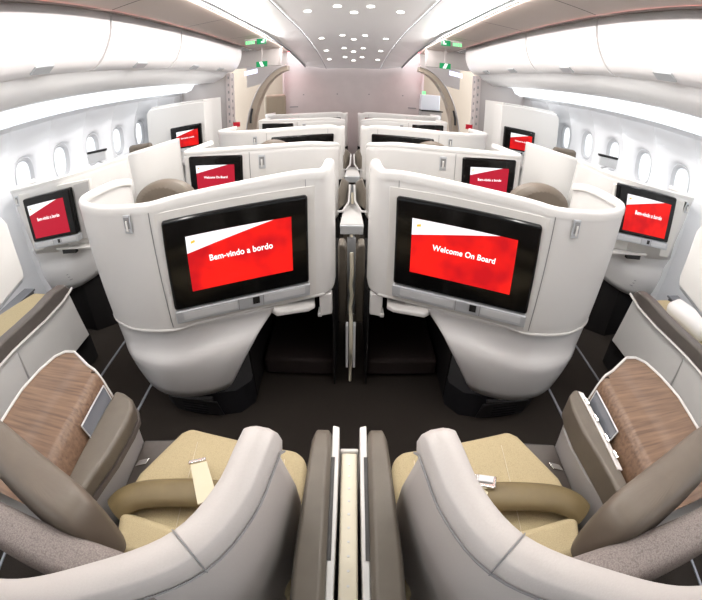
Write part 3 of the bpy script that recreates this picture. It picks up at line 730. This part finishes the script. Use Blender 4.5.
    # seat-side box between cushion and console
    mk('seat_side_box', MB().prism([S(p)[:2] for p in [(-.775, .86), (-.59, .90), (-.60, .80), (-.72, .55), (-.775, .55)]], .02, .385), 'dark', q, bevel=.01)
    mk('seat_side_lid', MB().prism([S(p)[:2] for p in [(-.762, .845), (-.612, .873), (-.625, .80), (-.715, .60), (-.762, .60)]], .385, .398), 'taupe_dark', q, bevel=.004)
    mk('latch_tag', MB().slab([V(-.745, .745, .40), V(-.705, .765, .40), V(-.712, .735, .40), V(-.752, .715, .40)], (0, 0, .006)), 'metal', q, bevel=.002)

    # --- side console with wood top
    k = thing('side_console', (s * 1.0, .6, 0), 'wood-grain side console with %s, on the %s aisle' % ('closed taupe armrest box' if s < 0 else 'open armrest lid showing a white hinge', side), 'console', 'wood side consoles')
    outl = [(-1.14, .30), (-1.155, .58), (-1.165, .72), (-1.15, .84), (-1.125, .925), (-1.09, .960), (-1.04, .965), (-.98, .93), (-.93, .90), (-.885, .88)]
    zt = .70
    n = len(outl)
    # top sheet that rolls down on the inboard edge
    rows = []
    inner = [(-.84, .30), (-.845, .50), (-.852, .62), (-.858, .70), (-.862, .76), (-.866, .80), (-.868, .83), (-.870, .85), (-.872, .865), (-.874, .872)]
    for i in range(n):
        a = Vector((*outl[i], zt)); b2 = Vector((*inner[i], zt))
        row = [S(a + Vector((0, 0, -.03))), S(a), S(a.lerp(b2, .33)), S(a.lerp(b2, .66)), S(b2 + Vector((-.02, 0, .0))), S(b2 + Vector((.0, 0, -.006))), S(b2 + Vector((.014, -.002, -.022))), S(b2 + Vector((.035, -.01, -.075))), S(b2 + Vector((.05, -.015, -.13)))]
        rows.append(row)
    wt = mk('wood_top', MB().loft(rows), 'wood', k, angle=60)
    ed = [outl[i] for i in range(n)] + [(-.875, .875)]
    mk('edge_trim', MB().tube([S((x, y + .002, zt + .002)) for x, y in outl] + [S((-.872, .878, zt - .01)), S((-.855, .872, zt - .04)), S((-.832, .862, zt - .10)), S((-.82, .857, zt - .14))], .0055, 6), 'lightgrey', k)
    body = [(x + (.012 if x < -1.1 else 0), y - .012) for x, y in outl] + [(-.80, .86), (-.80, .30)]
    mk('body', MB().prism([S(p)[:2] for p in body], .02, zt - .135), 'lightgrey', k, smooth=False)
    mk('body_side', MB().loft([[S((x + (.006 if x < -1.1 else 0), y - .006, z)) for x, y in outl] for z in (zt - .025, zt - .14)]), 'lightgrey', k)
    G = [V(-.842, .845, .665), V(-.822, .835, .60), V(-.806, .645, .60), V(-.826, .645, .67)]
    gp = mk('display_panel', MB().slab(G, V(.006, 0, .002)), 'glass', k, smooth=False, bevel=.002)
    for a, b2 in zip(G, G[1:] + G[:1]): mk('panel_trim', MB().tube([a + V(.006, 0, .002), b2 + V(.006, 0, .002)], .003, 5), 'silver2', gp)
    # leather-capped armrest box
    ap = [(-.815, .875), (-.775, .868), (-.73, .845), (-.705, .80), (-.70, .73), (-.71, .60), (-.74, .45), (-.755, .34), (-.815, .34)]
    if s < 0:
        mk('armrest_pad', MB().prism([S(p)[:2] for p in ap], .565, .625), 'taupe', k, bevel=.013, seg=4)
        mk('armrest_trim', MB().prism([S((x + .003, y + .003))[:2] for x, y in ap], .548, .566), 'taupe_dark', k)
    else:
        ap2 = [(-.785, .885), (-.765, .885), (-.735, .86), (-.72, .80), (-.715, .70), (-.735, .50), (-.745, .34), (-.785, .34)]
        mk('armrest_pad', MB().prism([S(p)[:2] for p in ap2], .55, .645), 'taupe', k, bevel=.014, seg=4)
        hg = mk('armrest_hinge', MB().slab([V(-.803, .87, .632), V(-.775, .87, .645), V(-.768, .52, .645), V(-.796, .52, .632)], V(0, 0, .006)), 'pillow', k, smooth=False, bevel=.002)
        for yy in (.56, .63, .72, .80): mk('hinge_knuckle', MB().tube([V(-.788, yy, .648), V(-.786, yy + .03, .648)], .007, 8), 'metal', hg)
    mk('armrest_box', MB().loft([[S((min(x - .012, -.70) if z > .5 else min(x, -.785), y - .012, z)) for x, y in ap] for z in (.02, .33, .55)], closed=True, caps=True), 'grey', k, angle=50)
    return q

near_seats = {-1: near_row(-1), 1: near_row(1)}

# central divider between the two near seats
for s, side in ((-1, 'left'), (1, 'right')):
    q = near_seats[s]
    pr = [(.682, .60), (.675, .70), (.655, .76), (.62, .785), (.55, .79), (.3, .79), (.0, .79), (-.2, .79), (-.2, .30), (.66, .30)]
    rows = [[(s * x, y * (1 if k in (0, 3) or True else 1), z) for y, z in pr] for k, x in enumerate((.040, .050, .095, .102))]
    for k, r in enumerate(rows):
        if k > 1: r = rows[k] = [(x - s * .018 * max(0, 1 - max(0, .69 - y) / .42), y, z) for x, y, z in r]
        if k in (0, 3): rows[k] = [(x, y - .012 * (y > .5), z - .012 * (z > .5)) for x, y, z in r]
    o = MB().loft(rows, closed=True, caps=True)
    a = mk('armrest', o, 'taupe', q, angle=50, bevel=.004)
    mk('white_edge', MB().prism([(s * .024, .655), (s * .040, .66), (s * .040, -.2), (s * .030, -.2), (s * .024, .45)], .30, .772), 'rim', a, bevel=.003)
    mk('slot', MB().box(s * .0405, s * .032, .30, .56, .7722, .7735), 'dark', a, smooth=False)
d = thing('centre_divider', (0, .2, 0), 'narrow cream divider strip with dimples between the two nearest seats', 'divider')
mk('strip', MB().box(-.018, .018, -.2, .595, .05, .745), 'cream', d, bevel=.004)
for k in range(16): mk('dimple', MB().prism([(.0 + .003 * math.cos(a), .56 - .034 * k + .003 * math.sin(a)) for a in [math.pi * j / 4 for j in range(8)]], .7452, .746), 'rim', d, smooth=False)
mk('end_cap', MB().box(-.021, .021, .595, .605, .05, .75), 'rim', d, bevel=.003)

# central divider further forward, between the big pods
def divider(dy, label):
    d = thing('centre_divider', (0, 1.9 + dy, 0), label, 'divider', 'forward centre dividers')
    mk('console_top', MB().prism([(-.06, 1.93 + dy), (.06, 1.93 + dy), (.05, 2.15 + dy), (.02, 2.3 + dy), (-.02, 2.3 + dy), (-.05, 2.15 + dy)], .80, .825), 'grey', d, bevel=.004)
    mk('front_panel', MB().box(-.058, .058, 1.915 + dy, 1.932 + dy, .775, .822), 'silver', d, bevel=.003)
    mk('post', MB().box(-.022, .022, 1.925 + dy, 1.95 + dy, .30, .75), 'silver', d, bevel=.003)
    mk('edge_reflection', MB().tube([(.0, 1.81 + dy, .72), (.004, 1.79 + dy, .62), (-.004, 1.79 + dy, .55), (.005, 1.78 + dy, .5), (-.003, 1.77 + dy, .44), (.001, 1.72 + dy, .38), (.002, 1.68 + dy, .2), (-.001, 1.68 + dy, .02)], .010, 8, rz=.008), 'cream', d)  # wavy cream tube draws the light reflected on the divider's edge
    for s in (-1, 1):
        mk('side_pad', MB().slab([(s * .022, 1.80 + dy, .32), (s * .022, 1.80 + dy, .735), (s * .035, 1.80 + dy, .765), (s * .062, 1.80 + dy, .765), (s * .066, 1.80 + dy, .74), (s * .066, 1.80 + dy, .32)], (0, .10, 0)), 'taupe', d, bevel=.010, angle=50)
        mk('lower_rail', MB().box(s * .012, s * .024, 1.62 + dy, 1.66 + dy, .16, .42), 'silver2', d, bevel=.003, smooth=False)
        mk('literature_pocket', MB().slab([(s * .012, 2.35 + dy, .83), (s * .075, 2.15 + dy, .83), (s * .075, 2.2 + dy, .93), (s * .055, 2.28 + dy, .985), (s * .02, 2.38 + dy, .93)], (s * .004, .05, 0)), 'taupe', d, bevel=.006)
        mk('pocket_rim', MB().tube([(s * .078, 2.08 + dy, .845), (s * .05, 2.12 + dy, .835), (s * .018, 2.22 + dy, .86), (s * .014, 2.34 + dy, .93)], .007, 6), 'grey', d)
divider(0, 'slim grey and taupe divider column between the Bem-vindo and Welcome pods')
divider(1.15, 'small centre divider seen behind the first column, between second-row pods')

# ottomans under the screens
for s, side in ((-1, 'left'), (1, 'right')):
    tag(mk('ottoman', MB().box(s * .09, s * .48, 1.72, 2.2, .02, .13), 'orange', bevel=.02), 'dark brown footrest deep in the black foot well, %s of the divider' % side, 'footrest')

# ------------------------------------------------------------------ window-side seats
def window_side(s):
    side = 'left' if s < 0 else 'right'
    def S(p): return (s * -p[0], p[1], p[2] if len(p) > 2 else 0)
    def V(*p): return Vector(S(p))
    t = thing('seat_pod', (s * 2.0, 2.3, 0), 'white window-side pod with red screen and grey lower shell, %s wall' % side, 'seat shell', 'window seat pods')
    rim = [(-2.43, 2.35, 1.17), (-2.42, 2.10, 1.175), (-2.36, 2.05, 1.175), (-2.15, 2.045, 1.175), (-1.93, 2.045, 1.18), (-1.80, 2.12, 1.18), (-1.70, 2.25, 1.18), (-1.63, 2.42, 1.18), (-1.60, 2.56, 1.18)]
    if s > 0: rim = [(x + (.07 if -2.2 < x < -1.65 else 0), y, z) for x, y, z in rim]
    N = 40; top = lerp_path(rim, N)
    def dn(p, f, zb):
        z = p.z + (zb - p.z) * f; x = p.x
        if x < -2.3: x += .14 * f
        return S((x, p.y + (.10 * f if p.x > -1.64 else 0), z))
    up = mk('upper_shell', MB().loft([[dn(p, f, .70 - .02 * (p.x < -2)) for p in top] for f in (0, .08, .5, 1)]), 'shell', t, solid=.02, offset=0, angle=60)
    rr = []; prof = [(-.012, -.02), (-.014, 0), (0, .009), (.022, .008), (.030, -.004), (.028, -.02)]
    for i, p in enumerate(top):
        tg = (top[min(i + 1, N - 1)] - top[max(0, i - 1)]); tg.z = 0; tg.normalize(); nn = Vector((-tg.y, tg.x, 0))
        rr.append([S((p.x + nn.x * a, p.y + nn.y * a, p.z + b)) for a, b in prof])
    mk('rim', MB().loft(rr, closed=True, caps=True), 'rim', t, angle=60)
    a = lerp_path([(-2.36, 2.3, .69), (-2.36, 2.12, .69), (-2.29, 2.06, .69), (-2.05, 2.05, .70), (-1.9, 2.06, .70), (-1.78, 2.14, .70), (-1.70, 2.25, .70), (-1.64, 2.5, .70)], 30)
    b = lerp_path([(-2.27, 2.3, .36), (-2.27, 2.14, .36), (-2.21, 2.08, .36), (-2.05, 2.06, .37), (-1.9, 2.07, .40), (-1.80, 2.15, .43), (-1.74, 2.25, .46), (-1.68, 2.5, .46)], 30)
    mk('lower_shell', MB().loft([[S(p.lerp(q, f) + Vector((0, -.02 * math.sin(math.pi * f) + .04 * math.exp(-((f - .3) / .15) ** 2), 0))) for p, q in zip(a, b)] for f in (0, .15, .3, .45, .7, 1)]), 'lower', t, solid=.014, subd=1, angle=80)
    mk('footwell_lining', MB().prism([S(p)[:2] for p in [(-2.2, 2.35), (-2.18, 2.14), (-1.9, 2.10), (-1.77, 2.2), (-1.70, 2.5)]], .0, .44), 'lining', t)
    tl, tr, br, bl = (V(-2.21, 2.0, 1.10), V(-1.73, 2.005, 1.118), V(-1.725, 2.005, .765), V(-2.18, 2.0, .735)) if s < 0 else (V(-2.14, 2.0, 1.15), V(-1.58, 2.0, 1.165), V(-1.61, 2.0, .81), V(-2.15, 2.0, .775))
    mk('screen_recess', MB().slab([V(-2.29, 2.03, 1.135), V(-1.60, 2.06, 1.14), V(-1.62, 2.06, .72), V(-2.25, 2.03, .70)], (0, .03, 0)), 'frame', t, smooth=False, bevel=.006)
    if s < 0: mk('recess_panel', MB().slab([V(-1.72, 2.035, 1.125), V(-1.60, 2.05, 1.13), V(-1.615, 2.05, .76), V(-1.73, 2.035, .76)], (0, -.006, 0)), 'grey', t, smooth=False, bevel=.004)
    if s > 0: tl, tr, br, bl = tr, tl, bl, br
    monitor(t, s, tl, tr, br, bl, 'Bem-vindo a bordo', s < 0, bar=.14, depth=.02, screen=(.09 if s < 0 else .12, .13 if s < 0 else .10, .14, .12))
    mk('tray_table', MB().prism([S(p)[:2] for p in [(-2.0, 2.02), (-1.62, 2.0), (-1.62, 2.1), (-2.0, 2.1)]], .70, .715), 'rim', t, bevel=.004)
    mk('tray_latch', MB().box(s * 1.82, s * 1.95, 2.03, 2.06, .665, .70), 'black', t, smooth=False)
    hook(t, S((-2.33, 2.035, 1.09)), (1, 0, 0), .8)
    for k in range(3): mk('small_print', MB().slab([V(-1.98 + .01 * k, 2.045, .50 - .02 * k), V(-1.84, 2.10, .515 - .02 * k), V(-1.84, 2.10, .52 - .02 * k), V(-1.98 + .01 * k, 2.045, .505 - .02 * k)], (0, -.012, 0)), 'print', t, smooth=False)

    # seat in front of that screen
    q = thing('business_seat', (s * 1.95, 1.4, 0), 'window-side seat with beige cushion and dark-capped white armrest, %s wall' % side, 'seat', 'window seats')
    mk('seat_cushion', MB().prism([S(p)[:2] for p in [(-2.13, 1.80), (-1.82, 1.78), (-1.76, 1.1), (-2.27, 1.1), (-2.27, 1.5)]], .36, .50), 'cushion', q, bevel=.03, seg=4)
    mk('seat_base', MB().prism([S(p)[:2] for p in [(-2.10, 1.72), (-1.80, 1.7), (-1.80, 1.1), (-2.2, 1.1)]], 0, .36), 'dark', q)
    prf = [(1.70, .575), (1.66, .625), (1.55, .635), (1.40, .625), (1.22, .632), (1.05, .645), (.50, .65), (.50, .57), (1.10, .565), (1.40, .545), (1.60, .55)]
    mk('armrest_pad', MB().slab([V(-1.655, y, z) for y, z in prf], V(-.075, 0, 0) ), 'taupe_dark', q, bevel=.012, angle=50)
    mk('armrest_trim', MB().tube([V(-1.650, y, z) for y, z in [(1.71, .575), (1.60, .548), (1.40, .542), (1.10, .562), (.90, .568)]], .008, 6), 'rim', q)
    mk('side_panel', MB().slab([V(-1.66, 1.68, .56), V(-1.66, 1.40, .54), V(-1.66, 1.12, .56), V(-1.66, 1.12, .22), V(-1.66, 1.74, .22)], V(-.03, 0, 0)), 'lightgrey', q, smooth=False, bevel=.006)
    mk('base_panel', MB().box(s * 1.69, s * 1.72, 1.05, 1.78, .02, .22), 'lining', q, smooth=False)
    # taller wing of the shell behind that seat
    sh = thing('seat_shell', (s * 1.7, 1.0, 0), 'tall white shell wing standing at the %s edge of the picture beside the window seat' % side, 'seat shell', 'window seat wings')
    wing = [(-1.70, .45, 1.185), (-1.70, .9, 1.185), (-1.70, 1.28, 1.18), (-1.70, 1.345, 1.165), (-1.70, 1.375, 1.12), (-1.70, 1.40, .86), (-1.70, 1.39, .81), (-1.70, 1.14, .775), (-1.70, .45, .76)]
    mk('wing', MB().slab([V(*p) for p in wing], V(-.028, 0, 0)), 'rim', sh, bevel=.008, angle=50)
    mk('lower_panel', MB().slab([V(-1.655, 1.115, .555), V(-1.655, 1.095, .24), V(-1.655, .3, .24), V(-1.655, .3, .555)], V(-.03, 0, 0)), 'lightgrey', sh, smooth=False, bevel=.006)
    mk('plinth', MB().box(s * 1.67, s * 1.70, .3, 1.08, 0, .24), 'plinth', sh, smooth=False)
    mk('back_panel', MB().box(s * 1.70, s * 2.38, .42, .45, .0, 1.17), 'shell', sh, bevel=.006)
    mk('hinge_bar', MB().tube([V(-1.725, 1.38, .80), V(-1.725, 1.15, .765), V(-1.725, .9, .75)], .014, 8), 'silver', sh)
    # folded controls between seat and wall
    c = thing('side_console', (s * 2.35, 1.6, 0), 'grey side console with recessed door under the windows, %s wall' % side, 'console', 'window consoles')
    mk('body', MB().box(s * 2.29, s * 2.40, .6, 1.93, 0, .44), 'consolegrey', c, bevel=.012, smooth=False)
    mk('door', MB().box(s * 2.282, s * 2.29, 1.45, 1.85, .2, .40), 'grey', c, bevel=.006)
    mk('worktop', MB().box(s * 2.27, s * 2.40, .6, 1.93, .44, .455), 'consolegrey', c, bevel=.004)

    # second window-side pod: plain wing partition
    t = thing('seat_pod', (s * 2.0, 3.2, 0), 'plain white pod wall further along the %s windows, in front of the tall cabinet' % side, 'seat shell', 'window seat pods')
    pth = lerp_path([(-2.30, 3.45, 1.05), (-2.15, 3.22, 1.07), (-1.98, 3.06, 1.11), (-1.84, 3.02, 1.145), (-1.73, 3.15, 1.152), (-1.66, 3.42, 1.155), (-1.625, 3.58, 1.155)], 30)
    mk('upper_shell', MB().loft([[S((p.x, p.y + .06 * f * (p.x > -1.7), p.z - (p.z - .3) * f)) for p in pth] for f in (0, .03, .5, 1)]), 'shell', t, solid=.025, angle=60)
    mk('lower_shell', MB().loft([[S((p.x, p.y + .03, z)) for p in pth] for z in (.3, 0)]), 'lower', t, solid=.02)
    mk('headrest', MB().prism([S(p)[:2] for p in [(-2.1, 3.4), (-1.85, 3.4), (-1.85, 3.48), (-2.1, 3.48)]], .9, 1.165), 'headleather', t, bevel=.03)
    m = thing('personal_screen', (s * 2.12, 2.9, 1.1), 'small silver screen folded flat against the %s windows above the pod' % side, 'screen')
    mk('screen_back', MB().slab([V(-2.20, 2.86, 1.215), V(-2.02, 2.88, 1.215), V(-2.02, 2.88, 1.14), V(-2.20, 2.86, 1.13)], (0, .02, 0)), 'silver2', m, bevel=.004)
    mk('screen_edge', MB().slab([V(-2.20, 2.855, 1.235), V(-2.00, 2.875, 1.235), V(-2.00, 2.875, 1.215), V(-2.20, 2.855, 1.215)], (0, .02, 0)), 'black', m, bevel=.003)
    mk('arm', MB().tube([V(-2.11, 2.88, 1.14), V(-2.11, 2.98, 1.10), V(-2.11, 3.14, 1.085)], .008, 6), 'silver', m)
    # tall monument with a screen
    t = thing('seat_pod', (s * 2.0, 4.3, 0), 'full-height white cabinet wall with a red screen, at the end of the %s windows' % side, 'seat shell', 'window seat pods')
    mk('cabinet_wall', MB().slab([V(-2.34, 4.28, 0), V(-2.34, 4.28, 1.42), V(-2.30, 4.28, 1.475), V(-1.72, 4.28, 1.475), V(-1.60, 4.28, 1.47), V(-1.60, 4.28, 0)], (0, .25, 0)), 'shell', t, bevel=.012, smooth=False)
    tl, tr, br, bl = V(-2.02, 4.25, 1.215), V(-1.64, 4.25, 1.235), V(-1.64, 4.25, .94), V(-2.02, 4.25, .92)
    if s > 0: tl, tr, br, bl = tr, tl, bl, br
    monitor(t, s, tl, tr, br, bl, P_BV if s < 0 else P_WB, False, bar=.14, screen=(.20, .10, .20, .10))
    mk('ledge', MB().prism([S(p)[:2] for p in [(-2.2, 4.05), (-1.66, 4.0), (-1.66, 4.26), (-2.2, 4.26)]], .80, .84), 'grey', t, bevel=.006)
window_side(-1); window_side(1)
tag(mk('pillow', MB().prism([(1.95, 1.25), (2.20, 1.28), (2.08, 1.66), (1.90, 1.60)], .505, .60), 'pillow', bevel=.045, seg=5), 'crumpled white pillow on the window seat at the right wall', 'pillow')
